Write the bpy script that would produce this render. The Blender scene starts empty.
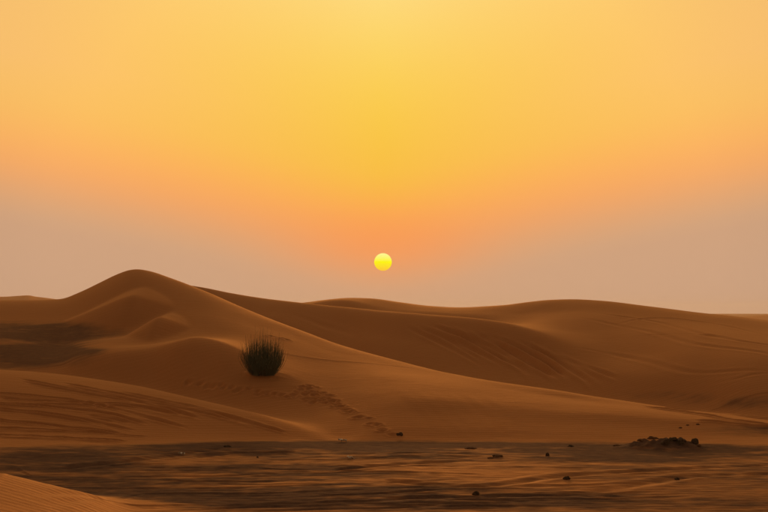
import bpy, bmesh, math, random
import numpy as np
from mathutils import Vector, Matrix

random.seed(7)
rng = np.random.default_rng(11)
S = bpy.context.scene
COL = S.collection
R = math.radians

# ------------------------------------------------------------------ camera
H_CAM = 5.0                      # eye height above the sand flat (standing on a dune)
FOC = 1922.0                     # focal length in photo pixels (sun disc = 0.53 deg)
V_HOR = 310.0                    # photo row of the true horizon
PITCH = math.atan((V_HOR - 256.0) / FOC)
cam_d = bpy.data.cameras.new('camera')
cam_d.sensor_fit = 'HORIZONTAL'
cam_d.sensor_width = 36.0
cam_d.lens = 36.0 * FOC / 768.0
cam_d.clip_start = 0.1
cam_d.clip_end = 60000.0
cam = bpy.data.objects.new('camera', cam_d)
COL.objects.link(cam)
cam.location = (0, 0, H_CAM)
cam.rotation_euler = (math.pi / 2 + PITCH, 0, 0)
S.camera = cam

# ------------------------------------------------------------------ light
SUN_EL = math.atan((V_HOR - 262.0) / FOC)        # 1.43 degrees
SUN_AZ = math.atan((383.0 - 384.0) / FOC)
sun_dir = Vector((math.sin(SUN_AZ) * math.cos(SUN_EL), math.cos(SUN_AZ) * math.cos(SUN_EL), math.sin(SUN_EL)))
sl = bpy.data.lights.new('sun_light', 'SUN')
sl.energy = 3.0
sl.angle = R(12.0)
sl.color = (1.0, 0.60, 0.26)
so = bpy.data.objects.new('sun_light', sl)
COL.objects.link(so)
so.rotation_euler = sun_dir.to_track_quat('Z', 'Y').to_euler()

def lin(c):
    return tuple((x / 255 / 12.92) if x / 255 <= 0.04045 else ((x / 255 + 0.055) / 1.055) ** 2.4 for x in c)

W = bpy.data.worlds.new('World')
S.world = W
W.use_nodes = True
nt = W.node_tree
nt.nodes.clear()
def N(t, **kw):
    n = nt.nodes.new(t)
    for k, v in kw.items():
        setattr(n, k, v)
    return n
def M(op, a, b=None, c=None, clamp=False):
    n = nt.nodes.new('ShaderNodeMath')
    n.operation = op
    n.use_clamp = clamp
    for i, x in enumerate((a, b, c)):
        if x is None:
            continue
        if isinstance(x, (int, float)):
            n.inputs[i].default_value = x
        else:
            nt.links.new(x, n.inputs[i])
    return n.outputs[0]
def MIX(f, a, b, mode='MIX'):
    n = nt.nodes.new('ShaderNodeMix')
    n.data_type = 'RGBA'
    n.blend_type = mode
    for s, x in ((n.inputs['Factor'], f), (n.inputs['A'], a), (n.inputs['B'], b)):
        pass
    for idx, x in ((0, f), (6, a), (7, b)):
        if isinstance(x, (int, float)):
            n.inputs[idx].default_value = x
        elif isinstance(x, tuple):
            n.inputs[idx].default_value = (*x, 1)
        else:
            nt.links.new(x, n.inputs[idx])
    return n.outputs[2]
tc = N('ShaderNodeTexCoord')
sep = N('ShaderNodeSeparateXYZ')
nt.links.new(tc.outputs['Generated'], sep.inputs[0])
DEG = 57.29578
el = M('MULTIPLY', M('ARCSINE', sep.outputs[2]), DEG)
az0 = M('MULTIPLY', M('ARCTAN2', sep.outputs[0], sep.outputs[1]), DEG)
az = M('ABSOLUTE', M('SUBTRACT', az0, SUN_AZ * DEG))
# the dust layer stands lower over the sun and higher to the sides
lift = M('MULTIPLY', M('SUBTRACT', 1.0, M('EXPONENT', M('DIVIDE', M('SQRT', M('ADD', M('MULTIPLY', az, az), 0.8)), -30.0))), 8.3)
q = M('SUBTRACT', M('MAXIMUM', el, 0.0), lift)
qn = M('DIVIDE', M('ADD', q, 4.0), 100.0, clamp=True)
ramp = N('ShaderNodeValToRGB')
ramp.color_ramp.interpolation = 'B_SPLINE'
stops = [(-4, (200, 159, 130)), (0.2, (207, 163, 128)), (1.0, (221, 161, 115)), (1.8, (245, 160, 94)),
         (2.7, (253, 172, 80)), (3.7, (249, 190, 66)), (5.6, (251, 202, 72)), (7.5, (253, 211, 98)),
         (9.4, (255, 219, 126)), (14, (252, 222, 156)), (24, (214, 196, 160)), (45, (150, 146, 140)), (94, (120, 124, 132))]
er = ramp.color_ramp.elements
for i, (d, c) in enumerate(stops):
    p = (d + 4.0) / 100.0
    if i == 0:
        e = er[0]; e.position = p
    elif i == 1:
        e = er[1]; e.position = p
    else:
        e = er.new(p)
    e.color = (*lin(c), 1)
nt.links.new(qn, ramp.inputs[0])
dust = ramp.outputs[0]
# paler and more orange away from the sun
side = M('MULTIPLY', M('SMOOTH_MIN', M('DIVIDE', az, 11.0), 1.0, 0.3), M('DIVIDE', M('MAXIMUM', q, 0.0), 5.0, clamp=True))
dust = MIX(M('MULTIPLY', side, 0.80, clamp=True), dust, lin((255, 194, 120)))
# aureole
dt = N('ShaderNodeVectorMath', operation='DOT_PRODUCT')
nt.links.new(tc.outputs['Generated'], dt.inputs[0])
dt.inputs[1].default_value = sun_dir
ang = M('MULTIPLY', M('ARCCOSINE', M('MINIMUM', dt.outputs['Value'], 1.0)), DEG)
gv = M('DIVIDE', M('SUBTRACT', el, SUN_EL * DEG + 0.55), 1.0)
gh = M('DIVIDE', az, 2.6)
glow = M('EXPONENT', M('MULTIPLY', M('ADD', M('MULTIPLY', gv, gv), M('MULTIPLY', gh, gh)), -1.0))
dust = MIX(M('MULTIPLY', glow, 0.48), dust, lin((254, 150, 80)))
# air far from the sun is dimmer
dim = M('ADD', 0.25, M('MULTIPLY', M('EXPONENT', M('DIVIDE', M('MAXIMUM', M('SUBTRACT', ang, 10.0), 0.0), -42.0)), 0.75))
dimc = N('ShaderNodeVectorMath', operation='SCALE')
nt.links.new(dust, dimc.inputs[0]); nt.links.new(dim, dimc.inputs['Scale'])
sky = N('ShaderNodeTexSky', sky_type='NISHITA')
sky.sun_disc = False
sky.sun_elevation = SUN_EL
sky.sun_rotation = SUN_AZ
sky.dust_density = 6.0
sky.air_density = 1.2
skys = N('ShaderNodeVectorMath', operation='SCALE')
nt.links.new(sky.outputs[0], skys.inputs[0]); skys.inputs['Scale'].default_value = 1.0
dust10 = N('ShaderNodeVectorMath', operation='SCALE')
nt.links.new(dimc.outputs[0], dust10.inputs[0]); dust10.inputs['Scale'].default_value = 10.0
veil = M('EXPONENT', M('DIVIDE', M('MAXIMUM', M('SUBTRACT', el, 14.0), 0.0), -32.0))   # dust thins overhead
skyc = MIX(veil, skys.outputs[0], dust10.outputs[0])
bg = N('ShaderNodeBackground')
nt.links.new(skyc, bg.inputs[0])
bg.inputs[1].default_value = 0.1
wo = N('ShaderNodeOutputWorld')
nt.links.new(bg.outputs[0], wo.inputs[0])

S.view_settings.view_transform = 'Standard'
S.view_settings.look = 'None'
S.view_settings.exposure = 0.0
S.view_settings.gamma = 1.0
S.view_settings.use_curve_mapping = False
S.render.engine = 'CYCLES'
S.cycles.use_denoising = True
S.cycles.max_bounces = 6
S.cycles.volume_bounces = 1

# ------------------------------------------------------------------ helpers
def tan_el(v):
    """photo row -> tangent of elevation"""
    k = (256.0 - np.asarray(v, float)) / FOC
    return (math.sin(PITCH) + k * math.cos(PITCH)) / (math.cos(PITCH) - k * math.sin(PITCH))
def theta_of(u):
    return np.arctan((np.asarray(u, float) - 384.0) / FOC)
def pchip_slopes(x, y):
    h = np.diff(x); d = np.diff(y, axis=-1) / h
    m = np.zeros_like(y)
    for i in range(1, y.shape[-1] - 1):
        a, b = d[..., i - 1], d[..., i]
        w1 = 2 * h[i] + h[i - 1]; w2 = h[i] + 2 * h[i - 1]
        ok = a * b > 0
        with np.errstate(all='ignore'):
            mm = (w1 + w2) / (w1 / a + w2 / b)
        m[..., i] = np.where(ok, mm, 0)
    m[..., 0] = d[..., 0]; m[..., -1] = d[..., -1]
    return m
def pchip(x, y, xi):
    x = np.asarray(x, float); y = np.asarray(y, float); xi = np.clip(xi, x[0], x[-1])
    m = pchip_slopes(x, y)
    i = np.clip(np.searchsorted(x, xi) - 1, 0, len(x) - 2)
    h = x[i + 1] - x[i]; t = (xi - x[i]) / h
    return (y[i] * (1 + 2 * t) * (1 - t) ** 2 + h * m[i] * t * (1 - t) ** 2 + y[i + 1] * t * t * (3 - 2 * t) + h * m[i + 1] * t * t * (t - 1))
def sstep(a, b, x):
    t = np.clip((x - a) / (b - a), 0, 1)
    return t * t * (3 - 2 * t)
_perm = np.random.default_rng(5).permutation(4096)
_grad = np.random.default_rng(6).uniform(0, 2 * math.pi, 4096)
def perlin(x, y):
    xi = np.floor(x).astype(np.int64); yi = np.floor(y).astype(np.int64)
    xf = x - xi; yf = y - yi
    def g(ix, iy, dx, dy):
        a = _grad[_perm[(_perm[ix & 4095] + iy) & 4095]]
        return np.cos(a) * dx + np.sin(a) * dy
    u = xf ** 3 * (xf * (xf * 6 - 15) + 10); v = yf ** 3 * (yf * (yf * 6 - 15) + 10)
    a = g(xi, yi, xf, yf); b = g(xi + 1, yi, xf - 1, yf)
    c = g(xi, yi + 1, xf, yf - 1); d = g(xi + 1, yi + 1, xf - 1, yf - 1)
    return (a + u * (b - a)) + v * ((c + u * (d - c)) - (a + u * (b - a)))

# ------------------------------------------------------------------ terrain, as surveyed ridge and hollow lines
# every line: (photo column, distance in m, photo row) or (.., .., None, height in m)
Z = lambda z: ('z', z)
LINES = {
 'crestA': [(-300, 46, 420), (-100, 46.5, 452), (0, 47, 474), (75, 47.5, 493), (145, 48, 512), (230, 48, Z(-.05)), (500, 48, Z(0)), (1068, 48, Z(0.0))],
 'behindA': [(-300, 56, Z(.1)), (0, 55, Z(-.08)), (145, 54, Z(-.05)), (300, 54, Z(.02)), (500, 54, Z(.05)), (768, 54, Z(.05)), (1068, 54, Z(.05))],
 'flat': [(-300, 63, Z(.1)), (0, 63, Z(.02)), (200, 63.5, Z(0)), (420, 63.5, Z(.12)), (560, 63.5, Z(.10)), (768, 63, Z(.04)), (1068, 63, Z(0))],
 'base': [(-300, 70, Z(.1)), (0, 70.5, Z(.08)), (150, 72, Z(0.03)), (340, 73.6, Z(-.03)), (500, 73.4, Z(-.03)), (700, 72.5, Z(-.02)), (768, 72, Z(-.02)), (1068, 72, Z(-.02))],
 'crestE': [(-300, 98, 366), (0, 97, 369.5), (60, 96, 374), (130, 92, 384.5), (200, 86, 400), (260, 81, 415.5), (310, 77.3, 430), (338, 74.9, 439),
            (400, 77.5, Z(.31)), (500, 77.5, Z(.26)), (600, 77, Z(.18)), (700, 76, Z(.08)), (768, 75.5, Z(.04)), (1068, 75, Z(0))],
 'behindE': [(-300, 105, Z(1.6)), (0, 103, Z(1.65)), (60, 101, Z(1.48)), (130, 96.5, Z(1.1)), (200, 90.5, Z(.62)), (260, 85, Z(.33)), (310, 80.5, Z(.2)), (340, 79, Z(.24)),
            (400, 81, Z(.62)), (500, 80.5, Z(.47)), (600, 79.5, Z(.32)), (700, 78.3, Z(.24)), (768, 77.5, Z(.13)), (1068, 77, Z(.03))],
 'shoulder': [(-300, 112, 354), (0, 110, 357), (35, 107, 363), (60, 106, 362.5), (80, 105, 357), (110, 104, 352.5), (150, 103.5, 348.5), (180, 103, 340.5), (197, 103, 337), (215, 102, 339.5), (235, 100.5, 346),
            (263, 98, 361), (340, 90, 392), (400, 86.5, 395.7), (500, 84.5, 405.5), (600, 82.5, 414), (700, 80.2, 421.5), (768, 79.3, Z(.22)), (1068, 78.5, Z(.06))],
 'behindS': [(-300, 120, 340), (0, 118, 340), (35, 115, 347), (60, 114, 350), (80, 112, 347), (110, 110, 344), (150, 109, 342), (180, 108.5, 339.5), (197, 108.5, 338), (215, 108.5, 338.5), (235, 108, 340.5),
            (263, 106.5, 347.5), (340, 100, 370), (400, 95, 378.5), (500, 90, 394), (600, 86, 406.7), (700, 82.3, 417), (768, 80.8, Z(.28)), (1068, 79.3, Z(.08))],
 'mid': [(-300, 132, 325), (0, 130, 324), (60, 128, 323), (100, 127, 318), (137, 126, 314), (165, 124, 315), (200, 122, 315), (235, 120, 321), (263, 118, 328.5), (340, 109, 355), (400, 103, 368.7), (500, 94, 388.2),
            (600, 89, 402.4), (700, 84.2, 414.2), (768, 82, Z(.31)), (1068, 80, Z(.09))],
 'crestG': [(-300, 150, 303), (0, 148, 300.3), (40, 147, 300), (60, 146, 299), (80, 146, 292), (100, 146, 282.5), (118, 146, 273.8), (130, 146, 269.7), (137, 146, 269), (150, 146, 271), (170, 145, 277.5), (190, 143, 285),
            (210, 140, 293), (235, 135.5, 304), (263, 130, 315.5), (300, 123.5, 330), (340, 117, 345), (400, 110, 361.5), (450, 103.5, 373.5), (500, 97.7, 383), (560, 93.8, 391.5), (600, 91.8, 398), (650, 88.7, 405.5), (700, 86, 412),
            (768, 83.6, Z(.33)), (1068, 81, Z(.1))],
 'valley': [(-300, 185, Z(3)), (0, 180, Z(3)), (137, 175, Z(4)), (200, 170, Z(3.5)), (263, 158, Z(2.5)), (340, 140, Z(1.2)), (400, 127, Z(.5)), (500, 117, Z(-.1)), (600, 111, Z(-.45)), (700, 104, Z(-.55)), (768, 98, Z(-.45)), (1068, 98, Z(-.4))],
 'faceN': [(-300, 215, Z(3.5)), (0, 215, Z(4)), (137, 215, Z(5)), (200, 202, Z(5)), (263, 196, Z(4.7)), (340, 186, 331), (400, 176, 341), (500, 166, 354), (560, 157, 364), (600, 146, 371), (700, 133, 377), (768, 128, 380), (1068, 128, 385)],
 'crestB': [(-300, 240, Z(3.5)), (0, 238, Z(4)), (60, 237, Z(4.8)), (100, 236, Z(7)), (137, 235, 280), (200, 234, 286), (230, 232, 292), (263, 230, 298), (300, 227, 302.3), (340, 222, 306.5), (390, 215, 311), (430, 208, 314.3), (470, 201, 317.3),
            (510, 194, 323), (545, 187, 333), (580, 179, 346), (620, 170, 355), (700, 160, 353), (768, 155, 356), (1068, 155, 360)],
 'behindB': [(-300, 280, Z(3)), (0, 280, Z(3)), (137, 280, Z(3)), (200, 275, Z(3.5)), (263, 270, Z(4)), (340, 260, Z(4.4)), (390, 254, Z(4.2)), (430, 248, Z(3.6)), (470, 242, Z(3.2)), (510, 235, 325.5), (545, 227, 325), (580, 218, 329), (620, 207, 334), (700, 198, 334), (768, 193, 340), (1068, 193, 345)],
 'faceX': [(-300, 310, Z(3.2)), (0, 310, Z(3.2)), (200, 310, Z(4)), (263, 306, Z(4.6)), (340, 298, Z(6.0)), (390, 292, 307.5), (430, 287, 311), (470, 282, 313.5), (510, 275, 315), (545, 267, 313), (580, 260, 312.5), (620, 252, 316), (700, 241, 323), (768, 235, 330), (1068, 235, 336)],
 'crestC': [(-300, 340, Z(3.5)), (0, 340, Z(3.5)), (200, 340, Z(4.5)), (263, 336, 306), (310, 335, 302), (330, 333, 299.8), (350, 331, 298.3), (370, 329, 298.6), (400, 326, 302.2), (430, 323, 305.7), (460, 320, 307.2), (500, 315, 305), (530, 311, 301.5), (550, 309, 299.8), (570, 307, 299.4),
            (600, 303, 300.7), (650, 295, 306.5), (700, 286, 313.4), (740, 280, 318), (768, 275, 321.5), (1068, 262, 328)],
 'behindC': [(-300, 430, Z(1)), (384, 430, Z(0)), (1068, 400, Z(-.5))],
 'far1': [(-300, 640, Z(1.5)), (384, 640, Z(0)), (768, 560, Z(0)), (1068, 560, Z(0))],
 'farcrest': [(-300, 900, 297), (-60, 900, 294), (-10, 900, 296), (8, 900, 295.7), (18, 900, 295), (31, 900, 294.2), (33, 900, 295.5), (40, 900, 296.3), (52, 900, 297.8), (80, 900, 301), (200, 900, 309), (600, 900, 316.5), (700, 880, 317.2), (735, 860, 317.3), (757, 860, 315.6), (790, 860, 313), (850, 860, 312), (1068, 860, 314)],
 'far2': [(-300, 1300, Z(1)), (384, 1300, Z(0)), (1068, 1300, Z(0))],
 'far3': [(-300, 2600, Z(0.5)), (384, 2600, Z(0)), (1068, 2600, Z(0))],
}
order = list(LINES)
# the back dunes stand close behind the valley
_vr = lambda u_: float(np.interp(u_, [a[0] for a in LINES['valley']], [a[1] for a in LINES['valley']]))
for nm in ('faceN', 'crestB', 'behindB', 'faceX', 'crestC'):
    LINES[nm] = [(a[0], _vr(a[0]) + (a[1] - _vr(a[0])) * .34, a[2]) for a in LINES[nm]]

# angular columns: fine across the view and a margin, coarse elsewhere
us = np.linspace(-70, 838, 760)
th_in = theta_of(us)
t0, t1 = th_in[0], th_in[-1]
k = np.linspace(0, 1, 131)[1:]
step = th_in[1] - th_in[0]
def out_side(t, sgn):
    span = math.pi - abs(t)
    return t + sgn * (span * (0.035 * k + 0.965 * k ** 2.6))
th = np.concatenate([out_side(t0, -1)[::-1][1:], th_in, out_side(t1, 1)])
rr = np.concatenate([np.linspace(0.6, 40, 60)[:-1], np.arange(40, 66, 0.16), np.arange(66, 92, 0.09), np.arange(92, 105, 0.16), np.arange(105, 250, 0.33),
                     np.geomspace(250, 1000, 90)[:-1], np.geomspace(1000, 2600, 26)])
nT, nR = len(th), len(rr)
uc = np.clip(384 + FOC * np.tan(np.clip(th, -0.6, 0.6)), -300, 1068)

rk = np.zeros((nT, len(order) + 3)); zk = np.zeros_like(rk)
FR = {}
for j, name in enumerate(order):
    L = LINES[name]
    u_ = [a[0] for a in L]; r_ = np.array([a[1] for a in L], float)
    z_ = np.array([a[2][1] if isinstance(a[2], tuple) else H_CAM + a[1] * math.cos(theta_of(a[0])) * tan_el(a[2]) for a in L])
    rk[:, j + 3] = pchip(u_, r_, uc); zk[:, j + 3] = pchip(u_, z_, uc)
    FR[name] = rk[:, j + 3]
rk[:, 0] = 0; zk[:, 0] = 3.35
rk[:, 1] = 18; zk[:, 1] = 1.75
rk[:, 2] = 38; zk[:, 2] = 0.15 + np.maximum(zk[:, 3], 0) * 0.75
BZ = np.zeros((nT, nR))
for i in range(nT):
    BZ[i] = pchip(rk[i], zk[i], rr)

TH, RR = np.meshgrid(th, rr, indexing='ij')
X = RR * np.sin(TH); Y = RR * np.cos(TH)
UC = np.repeat(uc[:, None], nR, 1)

# soften the line-to-line facets a little, along both directions (keeps crests)
def blur_r(A, n):
    for _ in range(n):
        B = A.copy(); B[:, 1:-1] = 0.25 * A[:, :-2] + 0.5 * A[:, 1:-1] + 0.25 * A[:, 2:]; A = B
    return A
def blur_t(A, n):
    for _ in range(n):
        B = A.copy(); B[1:-1] = 0.25 * A[:-2] + 0.5 * A[1:-1] + 0.25 * A[2:]; A = B
    return A
BZ = blur_t(blur_r(BZ, 14), 10)

# beyond the view: a dune field of the same kind
wv = 1 - sstep(R(17), R(34), np.abs(TH))
gen = 2.2 + 3.0 * perlin(X / 90 + 3.1, Y / 60 + 9.2) + 1.6 * perlin(X / 37 + 31.1, Y / 29 + 5.2) + 0.5 * perlin(X / 14, Y / 12)
gen = gen * sstep(8, 60, RR) * (1 - sstep(1200, 2500, RR)) + 3.35 * np.exp(-(RR / 20) ** 2)
BZ = wv * BZ + (1 - wv) * gen

def col_i(u):
    return int(np.clip(np.searchsorted(th, theta_of(u)), 0, nT - 1))
def pick(u, v, rmin=40.0, rmax=2600.0, grid=None):
    """distance at which the ray of a photo pixel meets the ground"""
    G = BZ if grid is None else grid
    i = col_i(u)
    line = H_CAM + rr * math.cos(th[i]) * float(tan_el(v))
    m = (G[i] >= line) & (rr >= rmin) & (rr <= rmax)
    if not m.any():
        kk = np.argmin(np.where((rr >= rmin) & (rr <= rmax), np.abs(G[i] - line), 1e9))
        return float(rr[kk])
    return float(rr[np.argmax(m)])

DZ = np.zeros_like(BZ)
inview = sstep(R(22), R(15), np.abs(TH))
flat_lo = 50.5 - 11.5 * sstep(110, 330, UC) + 1.2 * perlin(X / 2.5, Y / 2.5)
flat_w = sstep(0, 3.0, RR - flat_lo) * (1 - sstep(FR['base'][:, None] - 1.0, FR['base'][:, None] + 2.0, RR)) * inview
# secondary slip faces under the peak
def xy_of(u, r):
    t = float(theta_of(u)); return r * math.sin(t), r * math.cos(t)
def pyramid(u, r, hx_l, hx_r, hy_f, hy_b, h, sharp=1.0):
    x0, y0 = xy_of(u, r)
    dx = X - x0; dy = Y - y0
    a = np.where(dx < 0, -dx / hx_l, dx / hx_r); b = np.where(dy < 0, -dy / hy_f, dy / hy_b)
    d = np.sqrt(a ** 2 + b ** 2 + 0.9 * a * b + 0.012)
    return h * np.clip(1 - d, 0, 1) ** sharp
DZ += pyramid(131, 127.5, 4.8, 3.0, 6.5, 8.0, 1.15, 1.0)
DZ += pyramid(158, 117, 2.2, 2.0, 5.0, 8.0, 1.05, 1.0)
def heap(u_, r_, sx, sy, h, rough=0.0):
    global DZ
    x0, y0 = xy_of(u_, r_)
    dx = X - x0; dy = Y - y0
    g = np.exp(-(dx / sx) ** 2 - (dy / sy) ** 2)
    DZ += g * (h + (rough * (perlin(X / .42, Y / .6) + .6 * perlin(X / .2, Y / .3)) if rough else 0))
DZ = blur_t(blur_r(DZ, 6), 6)
heap(122, 119, 3.2, 4.0, -.45)
heap(150, 110.5, 1.8, 3.0, -.22)

# broad and small unevenness of wind-blown sand
DZ += inview * sstep(40, 60, RR) * (0.10 * perlin(X / 9 + 1.7, Y / 13 + 4.4) + 0.035 * perlin(X / 3.1, Y / 5.3 + 7)) * (1 - 0.5 * sstep(80, 100, RR))
DZ += inview * sstep(140, 170, RR) * (1 - sstep(330, 420, RR)) * (0.20 * perlin(X / 17 + 8.7, Y / 26 + 2.4) + 0.06 * perlin(X / 7.0 + Y / 19.0, Y / 15))
# churned, streaky flat
DZ += flat_w * (0.02 * perlin(X / 9 + 0.09 * Y, Y / 4.2) + 0.006 * perlin(X / 3.2 + 7, Y / 1.3 + 3) + 0.014 * perlin(X / .5, Y / .45))

def rut(pts, depth, width, rmin=40, rmax=2600, pair=0.0, wob=0.0, fade=14.0, rim=0.5, grid=None):
    """a wheel rut pressed along photo points lying on the ground"""
    global DZ
    pu = np.array([p[0] for p in pts], float)
    pr = np.array([pick(p[0], p[1], rmin, rmax) for p in pts])
    inside = (uc >= pu[0]) & (uc <= pu[-1]) & (np.abs(th) < 0.5)
    idx = np.nonzero(inside)[0]
    rt = pchip(pu, pr, uc[idx])
    if wob:
        ph = random.uniform(0, 100)
        rt = rt + wob * perlin(uc[idx] / 45.0 + ph, uc[idx] * 0 + ph)
    dr = np.gradient(rt, th[idx]) / rt
    nrm = np.sqrt(1 + dr ** 2)[:, None]
    en = np.minimum(sstep(0, fade, uc[idx] - pu[0]) if pu[0] > -60 else 1, sstep(0, fade, pu[-1] - uc[idx]) if pu[-1] < 830 else 1)
    ph = random.uniform(0, 100)
    en = en * (0.7 + 0.9 * np.clip(perlin(uc[idx] / 22.0 + ph, uc[idx] * 0 + 0.37), -.6, .6))
    for off in ((-pair / 2, pair / 2) if pair else (0,)):
        d = (rr[None, :] - rt[:, None]) / nrm + off
        DZ[idx] += en[:, None] * (-depth * np.exp(-(d / width) ** 2) + rim * depth * (np.exp(-((d - 2 * width) / (width * .9)) ** 2) + np.exp(-((d + 2 * width) / (width * .9)) ** 2)))

# wheel ruts on the near left dune
for pts in ([(-70, 383), (0, 393), (60, 399), (120, 411), (190, 429)], [(18, 378), (80, 391), (150, 405), (205, 421)], [(-70, 397), (0, 403), (100, 413), (150, 425)],
            [(-70, 413), (0, 420), (60, 426), (125, 434)], [(60, 382), (130, 397), (200, 411), (270, 429)], [(-70, 431), (0, 435), (60, 438), (130, 441)],
            [(0, 398), (50, 402), (110, 404), (190, 418)], [(120, 392), (190, 407), (250, 424)], [(-70, 405), (0, 409), (80, 419), (140, 432)], [(85, 415), (110, 419), (135, 424)],
            [(-70, 425), (0, 428), (70, 431), (150, 437)], [(200, 413), (250, 425), (290, 434)]):
    rut(pts, random.uniform(.07, .12), random.uniform(.11, .15), rmin=68, rmax=98, wob=.15)
    if pts[0][0] < 100:
        o1, o2 = random.uniform(2.5, 5), random.uniform(-1, 5)
        rut([(p_[0], p_[1] + o1 + (o2 - o1) * k_ / (len(pts) - 1)) for k_, p_ in enumerate(pts)], random.uniform(.04, .08), random.uniform(.10, .13), rmin=68, rmax=98, wob=.2, fade=30)
# ruts down the back dune face
for i in range(19):
    a = 405 + i * 7.6 + random.uniform(-4, 4); b = a + random.uniform(60, 95)
    va = 324 + i * 1.3 + random.uniform(-3, 3)
    rut([(a, va), ((a + b) / 2, va + 18 + random.uniform(-2, 2)), (b, va + 40 + random.uniform(-3, 3))], random.uniform(.09, .17), random.uniform(.14, .2), rmin=118, rmax=205, wob=.1)
for pts in ([(285, 312), (325, 326), (360, 341)], [(300, 316), (345, 332), (375, 346)], [(575, 318), (640, 330), (700, 345), (800, 362)], [(585, 312), (655, 322), (720, 338), (800, 350)],
            [(560, 345), (600, 352), (690, 372), (780, 385)], [(620, 338), (690, 334), (760, 346)], [(600, 330), (660, 318), (700, 322), (780, 338)], [(700, 385), (740, 380), (790, 378)]):
    rut(pts, .042, .26, rmin=145 if pts[0][0] < 400 else 110, rmax=330, wob=.3, fade=40)
# the track over the right end of the main dune
for pts in ([(640, 406), (700, 414.5), (735, 421), (800, 430)], [(655, 405), (715, 412.5), (760, 418), (830, 425)], [(690, 421), (740, 426), (830, 434)]):
    rut(pts, .11, .2, rmin=72, rmax=88, rim=.6)
# faint slide lines on the main face
for i in range(6):
    a = 385 + i * 17
    rut([(a, 392 + i), (a + 26, 408 + i * .8), (a + 55, 426 + i * .4)], .022, .35, rmin=74, rmax=100, fade=22)
# criss-cross ruts on the flat
for i in range(40):
    a = random.uniform(-60, 330) if i < 30 else random.uniform(300, 520); b = min(a + random.uniform(140, 330), 835)
    va = random.uniform(452, 511) if i < 30 else random.uniform(488, 511); vb = va + random.uniform(-10, 5)
    va, vb = min(max(va, 446), 540), min(max(vb, 446), 540)
    rut([(a, va), ((a + b) / 2, (va + vb) / 2 + random.uniform(-1.5, 1.5)), (b, vb)], random.uniform(.012, .035), random.uniform(.13, .18), rmin=44, rmax=73, wob=.15, fade=40, pair=random.choice((0, 0, 1.55)))
for pts, d in (([(380, 481), (470, 487), (568, 477), (680, 470), (835, 462)], .05), ([(380, 500), (568, 495), (640, 485), (700, 477), (835, 474)], .045), ([(60, 470), (150, 459), (230, 447)], .10),
            ([(190, 458), (240, 453), (300, 452)], .07), ([(330, 470), (420, 463), (470, 461)], .06)):
    rut(pts, d, .3, rmin=49.5, rmax=73)
# footprints
fp = []
for (a, b, n, j) in (((186, 382), (330, 402), 26, 2.0), ((300, 386), (336, 404), 34, 4.5), ((330, 402), (394, 436), 16, 1.5), ((270, 336), (292, 342), 7, 1.0)):
    for m in range(n):
        f = (m + random.uniform(-.3, .3)) / n
        fp.append((a[0] + (b[0] - a[0]) * f + random.gauss(0, j), a[1] + (b[1] - a[1]) * f + random.gauss(0, j * .55)))
for (u_, v_) in fp:
    r_ = pick(u_, v_, 73, 132)
    x0, y0 = xy_of(u_, r_)
    i0, i1 = col_i(u_ - 26), col_i(u_ + 26)
    j0, j1 = np.searchsorted(rr, (r_ - 1.6, r_ + 1.6))
    dx = X[i0:i1, j0:j1] - x0; dy = Y[i0:i1, j0:j1] - y0
    s = random.uniform(.8, 1.25)
    d2 = (dx / (.15 * s)) ** 2 + (dy / (.24 * s)) ** 2
    DZ[i0:i1, j0:j1] += -.075 * np.exp(-d2) + .03 * np.exp(-((np.sqrt(d2) - 1.6) / .5) ** 2)
# low crusted mound on the right, sand heaped round the shrub foot
r_mound = pick(664, 448, 49, 80)
heap(655, r_mound, 0.85, 1.1, .22, .16)
heap(682, r_mound + .4, 0.65, 0.9, .25, .2)
heap(640, r_mound + .8, 0.6, 1.0, .12, .10)
R_SHRUB = pick(263, 374, 90, 110)
heap(263, R_SHRUB, 0.95, 1.1, .14, .06)
heap(254, R_SHRUB - .8, .5, .5, .16, .10)
heap(270, R_SHRUB - .9, .45, .45, .13, .10)

ZZ = BZ + DZ
PV = 256 - FOC * np.tan(np.arctan2(ZZ - H_CAM, RR * np.cos(np.clip(TH, -1, 1))) - PITCH)      # photo row of every ground point

# dark gravel lag: where the ground itself is grey
def blob(u0, v0, su, sv):
    return np.exp(-((UC - u0) / su) ** 2 - ((PV - v0) / sv) ** 2)
nz = perlin(X / 7.0 + 40, Y / 3.0 + 11) + .6 * perlin(X / 2.2, Y / 1.2) + .35 * perlin(X / .7 + 3, Y / .5)
on_flat = flat_w
G = on_flat * np.clip(.95 * blob(470, 446, 190, 9) + .8 * blob(260, 447, 80, 8) + .8 * blob(720, 444, 80, 13) + .9 * blob(250, 492, 170, 12) + .75 * blob(60, 462, 80, 9) + .55 * blob(300, 468, 120, 10)
                     + .6 * blob(500, 500, 150, 6) + .4 * blob(620, 458, 60, 8) + .58 - .38 * blob(470, 472, 110, 8) - .4 * blob(370, 464, 60, 5) - .15 * blob(640, 488, 140, 8) - .5 * blob(170, 462, 50, 5), 0, 1)
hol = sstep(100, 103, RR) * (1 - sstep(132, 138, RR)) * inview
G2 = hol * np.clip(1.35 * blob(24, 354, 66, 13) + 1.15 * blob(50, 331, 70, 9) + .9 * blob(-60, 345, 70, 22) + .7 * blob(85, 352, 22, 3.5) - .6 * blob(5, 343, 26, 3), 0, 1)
sec = sstep(88, 92, RR) * (1 - sstep(122, 132, RR)) * inview * sstep(560, 640, UC)
G3 = sec * np.clip(.5 * blob(745, 402, 70, 9) + .3 * blob(660, 395, 60, 6), 0, 1)
rf = (RR > 60) & (RR < 80)
G4 = inview * sstep(72, 74, RR) * (1 - sstep(80, 83, RR)) * .6 * blob(770, 430, 70, 8)
GR = np.clip(G + G3 + G4, 0, 1)
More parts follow.
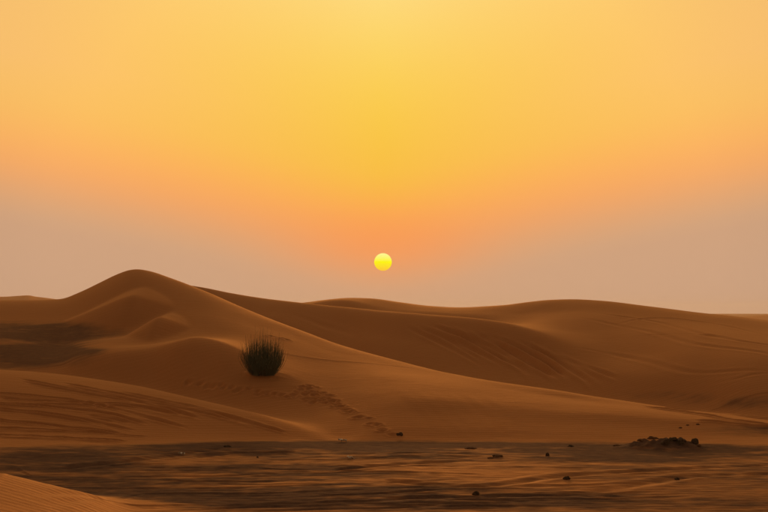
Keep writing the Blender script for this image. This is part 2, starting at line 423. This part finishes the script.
nz2 = .8 * perlin(X / 2.6 + .3 * Y, Y / 1.3 + 5) + .8 * perlin(X / .8, Y / .6 + 9) + .5 * perlin(X / .33, Y / .33 + 2) + .5 * perlin(X / 9 + 3, Y / 2.6)
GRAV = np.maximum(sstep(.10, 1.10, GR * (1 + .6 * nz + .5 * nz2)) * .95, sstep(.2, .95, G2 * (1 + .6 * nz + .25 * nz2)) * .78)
strip = on_flat * np.clip(1.15 * blob(430, 444.5, 240, 6.5) + .9 * blob(730, 443, 110, 10) + .7 * blob(230, 445, 70, 5) + .8 * blob(260, 496, 160, 9), 0, 1.1)
GRAV = np.maximum(GRAV, sstep(.18, .85, strip * (1 + .35 * nz + .35 * nz2)) * .92)
GRAV = np.clip(GRAV, 0, 1)

# ------------------------------------------------------------------ sand material
def new_mat(name):
    m = bpy.data.materials.new(name); m.use_nodes = True
    m.node_tree.nodes.clear()
    return m
sand = new_mat('sand')
nt = sand.node_tree
geo = N('ShaderNodeNewGeometry')
def noise(scale, detail=3, rough=.55, stretch=None):
    n = N('ShaderNodeTexNoise'); n.inputs['Scale'].default_value = scale; n.inputs['Detail'].default_value = detail; n.inputs['Roughness'].default_value = rough
    if stretch:
        mp = N('ShaderNodeMapping'); mp.inputs['Scale'].default_value = stretch
        nt.links.new(geo.outputs['Position'], mp.inputs[0]); nt.links.new(mp.outputs[0], n.inputs['Vector'])
    else:
        nt.links.new(geo.outputs['Position'], n.inputs['Vector'])
    return n.outputs[0]
att = N('ShaderNodeAttribute'); att.attribute_name = 'gravel'
SAND_A = (.565, .238, .086); SAND_B = (.505, .206, .072); GRAVEL = (.145, .086, .069)
c = MIX(noise(.11, 4), SAND_A, SAND_B)
c = MIX(M('MULTIPLY', noise(2.3, 4, .6), .25), c, (.61, .26, .105))
c = MIX(M('MULTIPLY', noise(9.0, 3, .7), .22), c, (.34, .135, .052))
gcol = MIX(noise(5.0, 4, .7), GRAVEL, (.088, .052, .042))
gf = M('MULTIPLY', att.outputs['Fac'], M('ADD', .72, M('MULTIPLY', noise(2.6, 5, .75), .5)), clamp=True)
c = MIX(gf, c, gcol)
bs = N('ShaderNodeBsdfPrincipled')
nt.links.new(c, bs.inputs['Base Color'])
bs.inputs['Roughness'].default_value = .92
bs.inputs['Specular IOR Level'].default_value = 0.0
wvt = N('ShaderNodeTexWave'); wvt.bands_direction = 'Y'; wvt.inputs['Scale'].default_value = .55; wvt.inputs['Distortion'].default_value = 5.0; wvt.inputs['Detail'].default_value = 2.5; wvt.inputs['Detail Scale'].default_value = .6
nt.links.new(geo.outputs['Position'], wvt.inputs['Vector'])
hgt = M('ADD', M('MULTIPLY', wvt.outputs['Fac'], .012), M('ADD', M('MULTIPLY', noise(1.1, 5, .6), .065), M('MULTIPLY', noise(7.0, 4, .6), .02)))
bp = N('ShaderNodeBump'); bp.inputs['Strength'].default_value = .42; bp.inputs['Distance'].default_value = 1.0
nt.links.new(hgt, bp.inputs['Height']); nt.links.new(bp.outputs[0], bs.inputs['Normal'])
# quartz grains under an iron stain: strong, amber forward scatter at a grazing angle
gl = N('ShaderNodeBsdfGlossy'); gl.inputs['Roughness'].default_value = .78
nt.links.new(MIX(gf, (1.0, .54, .235), (.19, .13, .105)), gl.inputs['Color']); nt.links.new(bp.outputs[0], gl.inputs['Normal'])
fr = N('ShaderNodeFresnel'); fr.inputs['IOR'].default_value = 1.30
nt.links.new(bp.outputs[0], fr.inputs['Normal'])
ms = N('ShaderNodeMixShader'); nt.links.new(M('MULTIPLY', fr.outputs[0], .66, clamp=True), ms.inputs[0])
nt.links.new(bs.outputs[0], ms.inputs[1]); nt.links.new(gl.outputs[0], ms.inputs[2])
mo = N('ShaderNodeOutputMaterial'); nt.links.new(ms.outputs[0], mo.inputs[0])

# ------------------------------------------------------------------ terrain meshes
nT_, nR_ = nT, nR
verts = np.stack([X, Y, ZZ], -1).reshape(-1, 3)
apex = np.array([[0, 0, 3.36]])
verts = np.vstack([verts, apex])
ii = np.arange(nT); jj = np.arange(nR - 1)
I, J = np.meshgrid(ii, jj, indexing='ij')
I2 = (I + 1) % nT
quads = np.stack([I * nR + J, I * nR + J + 1, I2 * nR + J + 1, I2 * nR + J], -1).reshape(-1, 4)
# vertex normals of the whole sheet, so that neighbouring pieces meet without a seam
p = verts
fn = np.cross(p[quads[:, 2]] - p[quads[:, 0]], p[quads[:, 1]] - p[quads[:, 3]])
fn *= np.sign(fn[:, 2:3])
vn = np.zeros_like(verts)
for kx in range(4):
    for cx in range(3):
        vn[:, cx] += np.bincount(quads[:, kx], weights=fn[:, cx], minlength=len(verts))
vn[-1] = (0, 0, 1)
vn /= np.linalg.norm(vn, axis=1, keepdims=True)

uf = uc[I.ravel()]; rf = rr[J.ravel()]
FRf = {k_: FR[k_][I.ravel()] for k_ in order}
inn = np.abs(th[I.ravel()]) < R(20)
zone = np.zeros(len(quads), int)
zone[inn & (rf > 30) & (rf < .5 * (FRf['crestA'] + FRf['behindA'])) & (uf < 150)] = 1
zone[inn & (rf >= FRf['base']) & (rf < FRf['behindE']) & (uf < 338)] = 2
zone[inn & (((uf < 338) & (rf >= FRf['behindE'])) | ((uf >= 338) & (rf >= FRf['base']))) & (rf < FRf['valley'])] = 3
zone[inn & (rf >= FRf['valley']) & (rf < FRf['behindB']) & (uf < 610)] = 4
zone[inn & (rf >= FRf['valley']) & (zone != 4) & (rf < FRf['behindC'])] = 5
zone[inn & (rf >= FRf['behindC']) & (rf < FRf['far2']) & (uf < 384)] = 6
zone[inn & (rf >= FRf['behindC']) & (rf < FRf['far2']) & (uf >= 384)] = 7
gattr = np.append(GRAV.ravel(), 0)

def sheet(name, faces, label, cat):
    uq, inv = np.unique(faces, return_inverse=True)
    f = inv.reshape(faces.shape)
    me = bpy.data.meshes.new(name)
    me.vertices.add(len(uq)); me.vertices.foreach_set('co', verts[uq].ravel())
    n = len(f)
    me.loops.add(n * 4); me.loops.foreach_set('vertex_index', f[:, ::-1].ravel())
    me.polygons.add(n); me.polygons.foreach_set('loop_start', np.arange(0, n * 4, 4)); me.polygons.foreach_set('loop_total', np.full(n, 4))
    me.update(calc_edges=True)
    me.polygons.foreach_set('use_smooth', np.ones(n, bool))
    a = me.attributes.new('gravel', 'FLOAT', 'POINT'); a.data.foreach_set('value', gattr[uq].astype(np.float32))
    me.normals_split_custom_set_from_vertices(vn[uq].astype(np.float32))
    me.materials.append(sand)
    o = bpy.data.objects.new(name, me); COL.objects.link(o)
    o['kind'] = 'structure'; o['label'] = label; o['category'] = cat
    return o
sheet('ground', quads[zone == 0], 'rutted flat of orange sand streaked with dark grey gravel', 'ground')
sheet('dune', quads[zone == 1], 'small smooth orange sand hump beside the gravel flat', 'dune')
sheet('dune', quads[zone == 2], 'low tracked sand dune tapering to a point at the gravel flat', 'dune')
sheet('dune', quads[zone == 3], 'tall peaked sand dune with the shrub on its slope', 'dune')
sheet('dune', quads[zone == 4], 'long back dune with diagonal wheel ruts down its face', 'dune')
sheet('dune', quads[zone == 5], 'broad smooth background dune forming the rounded skyline', 'dune')
sheet('dune', quads[zone == 6], 'pale hazy far dune beyond the peaked dune', 'dune')
sheet('dune', quads[zone == 7], 'thin hazy far dune beyond the broad background dune', 'dune')

def ground_at(x, y):
    t = math.atan2(x, y); r = math.hypot(x, y)
    i = int(np.clip(np.searchsorted(th, t), 1, nT - 1)); j = int(np.clip(np.searchsorted(rr, r), 1, nR - 1))
    a = (t - th[i - 1]) / (th[i] - th[i - 1]); b = (r - rr[j - 1]) / (rr[j] - rr[j - 1])
    return float((1 - a) * ((1 - b) * ZZ[i - 1, j - 1] + b * ZZ[i - 1, j]) + a * ((1 - b) * ZZ[i, j - 1] + b * ZZ[i, j]))
def on_ground(u_, v_, rmin=45, rmax=140):
    r_ = pick(u_, v_, rmin, rmax, ZZ)
    x, y = xy_of(u_, r_)
    return Vector((x, y, ground_at(x, y)))

# ------------------------------------------------------------------ the sun
def simple_mat(name, c1, c2, scale, rough=.85, spec=.2):
    global nt
    m = new_mat(name); nt = m.node_tree
    t = N('ShaderNodeTexCoord')
    n = N('ShaderNodeTexNoise'); n.inputs['Scale'].default_value = scale; n.inputs['Detail'].default_value = 4
    nt.links.new(t.outputs['Object'], n.inputs['Vector'])
    b = N('ShaderNodeBsdfPrincipled'); b.inputs['Roughness'].default_value = rough; b.inputs['Specular IOR Level'].default_value = spec
    nt.links.new(MIX(n.outputs[0], c1, c2), b.inputs['Base Color'])
    o = N('ShaderNodeOutputMaterial'); nt.links.new(b.outputs[0], o.inputs[0])
    return m
SD = 20000.0
sm = new_mat('sun_fire'); nt = sm.node_tree
stc = N('ShaderNodeTexCoord'); ssp = N('ShaderNodeSeparateXYZ'); nt.links.new(stc.outputs['Generated'], ssp.inputs[0])
em = N('ShaderNodeEmission'); mo = N('ShaderNodeOutputMaterial')
sr = N('ShaderNodeValToRGB'); nt.links.new(ssp.outputs[2], sr.inputs[0])
sr.color_ramp.elements[0].position = .05; sr.color_ramp.elements[0].color = (1, .60, .03, 1)
sr.color_ramp.elements[1].position = .98; sr.color_ramp.elements[1].color = (1, .95, .30, 1)
e_ = sr.color_ramp.elements.new(.5); e_.color = (1, .93, .003, 1)
nt.links.new(sr.outputs[0], em.inputs[0]); nt.links.new(em.outputs[0], mo.inputs[0])
bm = bmesh.new(); bmesh.ops.create_uvsphere(bm, u_segments=64, v_segments=48, radius=SD * math.tan(R(.262)))
me = bpy.data.meshes.new('sun'); bm.to_mesh(me); bm.free(); me.materials.append(sm)
for pl in me.polygons: pl.use_smooth = True
sun = bpy.data.objects.new('sun', me); COL.objects.link(sun); sun.location = Vector((0, 0, H_CAM)) + sun_dir * SD
sun['label'] = 'glowing yellow setting sun low above the dune skyline'; sun['category'] = 'sun'

# ------------------------------------------------------------------ the shrub
green = simple_mat('shrub_green', (.060, .082, .054), (.105, .130, .088), 3.0)
wood = simple_mat('shrub_wood', (.05, .035, .022), (.09, .06, .036), 6.0)
root = bpy.data.objects.new('desert_shrub', None); COL.objects.link(root)
base = on_ground(263, 374, 90, 110)
root.location = base
root['label'] = 'lone dark green broom-like shrub on the slope of the peaked dune'; root['category'] = 'shrub'
PX = R_SHRUB / FOC                          # metres per photo pixel here
def strand(V, F, p0, p1, p2, r0, r1, n=5, sides=3):
    b = len(V)
    for s in range(n + 1):
        t = s / n
        c_ = p0 * (1 - t) ** 2 + p1 * 2 * t * (1 - t) + p2 * t * t
        r_ = r0 + (r1 - r0) * t
        for q_ in range(sides):
            a = 2 * math.pi * q_ / sides
            V.append((c_.x + r_ * math.cos(a), c_.y + r_ * math.sin(a), c_.z))
    for s in range(n):
        for q_ in range(sides):
            F.append((b + s * sides + q_, b + s * sides + (q_ + 1) % sides, b + (s + 1) * sides + (q_ + 1) % sides, b + (s + 1) * sides + q_))
def mesh_obj(name, V, F, mat, parent=None, smooth=False):
    me = bpy.data.meshes.new(name); me.from_pydata([tuple(v) for v in V], [], F); me.update()
    me.materials.append(mat)
    if smooth:
        for pl in me.polygons: pl.use_smooth = True
    o = bpy.data.objects.new(name, me); COL.objects.link(o)
    if parent: o.parent = parent
    return o
V, F = [], []
for i in range(26):
    a = random.uniform(0, 2 * math.pi); d = random.uniform(0, .5)
    p0 = Vector((d * math.cos(a) * 1.0, d * math.sin(a) * .8, -.15))
    p2 = p0 * 1.3 + Vector((random.gauss(0, .06), random.gauss(0, .06), random.uniform(.35, .7)))
    strand(V, F, p0, (p0 + p2) / 2, p2, .022, .010, 4, 5)
mesh_obj('woody_base', V, F, wood, root)
V, F = [], []
for i in range(150):                          # low skirt of old splayed stalks
    a = random.uniform(0, 2 * math.pi); d = random.uniform(.3, .6)
    p0 = Vector((d * math.cos(a), d * math.sin(a) * .8, -.1))
    ln = random.uniform(.25, .7)
    p2 = p0 + Vector((ln * math.cos(a) * random.uniform(.3, .8), ln * math.sin(a) * .6, ln * random.uniform(.35, .9) + .05))
    strand(V, F, p0, p0 + Vector(((p2.x - p0.x) * .4, (p2.y - p0.y) * .4, (p2.z - p0.z) * .75)), p2, .008, .003, 4)
mesh_obj('dry_stalks', V, F, wood, root)
for b_ in range(22):
    V, F = [], []
    ab = 2 * math.pi * (b_ * .381966) + random.gauss(0, .25); db = math.sqrt((b_ + .5) / 22)
    tall = random.uniform(.78, 1.12)
    for s in range(random.randint(30, 46)):
        a = ab + random.gauss(0, .30); d = min(1.0, max(0, db + random.gauss(0, .11)))
        p0 = Vector((.54 * d * math.cos(a), .46 * d * math.sin(a), -.12 + .1 * random.random()))
        hgt_ = random.uniform(.7, 1.5) * (1.14 - .26 * d * d) * tall
        if random.random() < .25: hgt_ *= 1.25
        lean = .42 * d + abs(random.gauss(0, .07))
        p2 = Vector((p0.x + lean * math.cos(a) + random.gauss(0, .08), p0.y + lean * math.sin(a) * .9 + random.gauss(0, .07), hgt_))
        p1 = Vector((p0.x + .95 * (p2.x - p0.x), p0.y + .95 * (p2.y - p0.y), .38 * hgt_))
        strand(V, F, p0, p1, p2, .009, .0025)
        for tw in range(random.randint(1, 3)):           # fine side twigs
            t = random.uniform(.35, .85)
            c_ = p0 * (1 - t) ** 2 + p1 * 2 * t * (1 - t) + p2 * t * t
            e_ = c_ + Vector((random.gauss(0, .10), random.gauss(0, .09), random.uniform(.18, .42)))
            strand(V, F, c_, (c_ + e_) / 2 + Vector((random.gauss(0, .02), 0, -.03)), e_, .006, .002, 3)
    mesh_obj('branch', V, F, green, root)

# ------------------------------------------------------------------ clods, stones, scraps
clodm = simple_mat('clod', (.045, .026, .016), (.10, .055, .030), 4.0)
clodm2 = simple_mat('crust', (.10, .048, .022), (.20, .085, .032), 3.0)
white = simple_mat('litter', (.80, .78, .75), (.86, .84, .82), 8.0, .25, .5)
def clod(name, u_, v_, w, h, d, mat, label, cat, group=None, seed=0, tilt=0.0, rmin=49, rmax=110, sink=.25):
    rnd = np.random.default_rng(seed)
    bm = bmesh.new(); bmesh.ops.create_icosphere(bm, subdivisions=3, radius=1)
    ox, oy = rnd.uniform(0, 90, 2)
    for vt in bm.verts:
        c_ = vt.co
        n1 = float(perlin(np.array([c_.x * 1.3 + c_.z * .9 + ox]), np.array([c_.y * 1.3 - c_.z * .7 + oy]))[0])
        n2 = float(perlin(np.array([c_.x * 3.3 - c_.z * 2.9 + oy]), np.array([c_.y * 3.1 + c_.z * 2.7 + ox]))[0])
        vt.co = c_ * (1 + .75 * n1 + .35 * n2)
        # broken, flattened facets
        vt.co.z = max(vt.co.z, -.6)
        vt.co = Vector((vt.co.x * w * .38, vt.co.y * d * .38, vt.co.z * h * .5))
    me = bpy.data.meshes.new(name); bm.to_mesh(me); bm.free(); me.materials.append(mat)
    o = bpy.data.objects.new(name, me); COL.objects.link(o)
    p_ = on_ground(u_, v_, rmin, rmax)
    o.location = p_ + Vector((0, 0, h * (.5 * .6 - sink - .05)))
    o.rotation_euler = (0, tilt, rnd.uniform(-.5, .5))
    o['label'] = label; o['category'] = cat
    if group: o['group'] = group
    return o
clod('stone', 399.5, 435.3, .30, .20, .3, clodm, 'small dark stone at the foot of the peaked dune slope', 'stone', seed=1, rmax=90)
clod('sand_clod', 497, 457.3, .48, .16, .4, clodm2, 'long low brown sand clod on the gravel flat', 'clod', seed=2)
clod('sand_clod', 490.5, 458.6, .24, .10, .3, clodm2, 'small brown clod touching the end of the long low clod', 'clod', seed=12)
clod('stone', 547, 456.2, .16, .20, .16, clodm, 'small upright dark stone between the long clod and the dark clod mound', 'stone', seed=3)
clod('stone', 570, 446.8, .28, .10, .25, clodm, 'flat dark stone on the gravel close to the dune foot', 'stone', seed=4)
clod('stone', 566, 480.0, .24, .17, .24, clodm, 'dark rounded stone beside the long wheel rut', 'stone', seed=5)
clod('stone', 475.5, 495.4, .25, .16, .25, clodm, 'squat dark stone on streaked sand, the one farthest out from the dune foot', 'stone', seed=6)
clod('stone', 676, 480.4, .19, .13, .2, clodm, 'little dark stone on orange sand before the dark clod mound', 'stone', seed=7)
clod('sand_clod', 471, 448.8, .5, .09, .3, clodm2, 'flat crusted clod on the dark gravel strip', 'clod', seed=8)
clod('sand_clod', 228, 447.0, .32, .12, .3, clodm, 'dark clod on gravel below the low tracked dune', 'clod', seed=9)
clod('stone', 258, 458, .10, .09, .1, clodm, 'tiny black pebble on the gravel below the low tracked dune', 'stone', seed=10)
MG = 'dark clods on the crusted mound'
for i, (u_, v_, w, h, t_, lb) in enumerate(((652, 439.2, .55, .16, .1, 'long dark clod along the top of the crusted mound'), (694, 443.6, .34, .30, 0, 'tall dark block ending the crusted mound'),
        (681, 442.5, .40, .20, .1, 'dark clod leaning beside the tall block of the crusted mound'), (665, 444.8, .38, .26, -.1, 'rounded dark clod in the middle of the crusted mound'), (640, 441.0, .34, .10, 0, 'small clod at the low tapering end of the crusted mound'),
        (672, 440.4, .44, .16, 0, 'flat dark clod behind the rounded clod of the crusted mound'), (616, 446.0, .36, .09, 0, 'flat clod on gravel just off the crusted mound'),
        (698, 446.2, .22, .12, 0, 'small clod fallen at the foot of the tall block'))):
    clod('sand_clod', u_, v_, w, h, .4, clodm if i in (1, 2, 3, 5) else clodm2, lb, 'clod', MG, seed=20 + i, tilt=t_, sink=.2)
for i, (u_, v_, w, lb) in enumerate(((679.5, 428.5, .16, 'small clod lying alone on the sand above the crusted mound'), (687, 425.8, .14, 'lesser clod of two on the sand above the crusted mound'), (697, 425, .18, 'wide small clod next to the track over the dune end'))):
    clod('sand_clod', u_, v_, w, .08, .2, clodm2, lb, 'clod', seed=40 + i, rmax=90)
# crumpled white scraps
def scrap(u_, v_, w, h, label, seed):
    rnd = random.Random(seed)
    nx, ny = 7, 5
    V, F = [], []
    for j in range(ny):
        for i in range(nx):
            x = (i / (nx - 1) - .5) * w; y = (j / (ny - 1) - .5) * w * .6
            V.append((x + rnd.gauss(0, .01), y + rnd.gauss(0, .01), h * .5 + h * .5 * math.sin(i * 1.7 + seed) * math.cos(j * 1.3 + seed) + rnd.gauss(0, .006)))
    for j in range(ny - 1):
        for i in range(nx - 1):
            F.append((j * nx + i, j * nx + i + 1, (j + 1) * nx + i + 1, (j + 1) * nx + i))
    p_ = on_ground(u_, v_, 49, 90)
    o = mesh_obj('litter_scrap', V, F, white)
    sol = o.modifiers.new('thickness', 'SOLIDIFY'); sol.thickness = .004
    o.location = p_ + Vector((0, 0, .02)); o.rotation_euler = (-.15, .1, rnd.uniform(-.6, .6))
    o['label'] = label; o['category'] = 'litter'
scrap(342.5, 441.8, .32, .11, 'crumpled white scrap at the tip of the low tracked dune', 1)
scrap(350, 459.6, .25, .11, 'small white scrap lying out on the gravel flat', 2)
scrap(182, 455.4, .24, .1, 'white scrap on the sand streak below the low tracked dune', 3)

# ------------------------------------------------------------------ dusty air
hz = new_mat('dusty_air'); nt = hz.node_tree
pv = N('ShaderNodeVolumePrincipled'); pv.inputs['Color'].default_value = (.95, .88, .80, 1); pv.inputs['Density'].default_value = 0.00014; pv.inputs['Anisotropy'].default_value = .3
mo = N('ShaderNodeOutputMaterial'); nt.links.new(pv.outputs[0], mo.inputs['Volume'])
bm = bmesh.new(); bmesh.ops.create_cube(bm, size=1)
zlo, zhi = float(ZZ.min()) - 1.0, float(ZZ.max()) + 2.0
for vt in bm.verts:
    vt.co = Vector((vt.co.x * 5400, vt.co.y * 5400, zlo if vt.co.z < 0 else zhi))
me = bpy.data.meshes.new('haze'); bm.to_mesh(me); bm.free(); me.materials.append(hz)
ho = bpy.data.objects.new('haze', me); COL.objects.link(ho)
ho['kind'] = 'stuff'; ho['label'] = 'thin dusty haze in the air over the far dunes'; ho['category'] = 'haze'
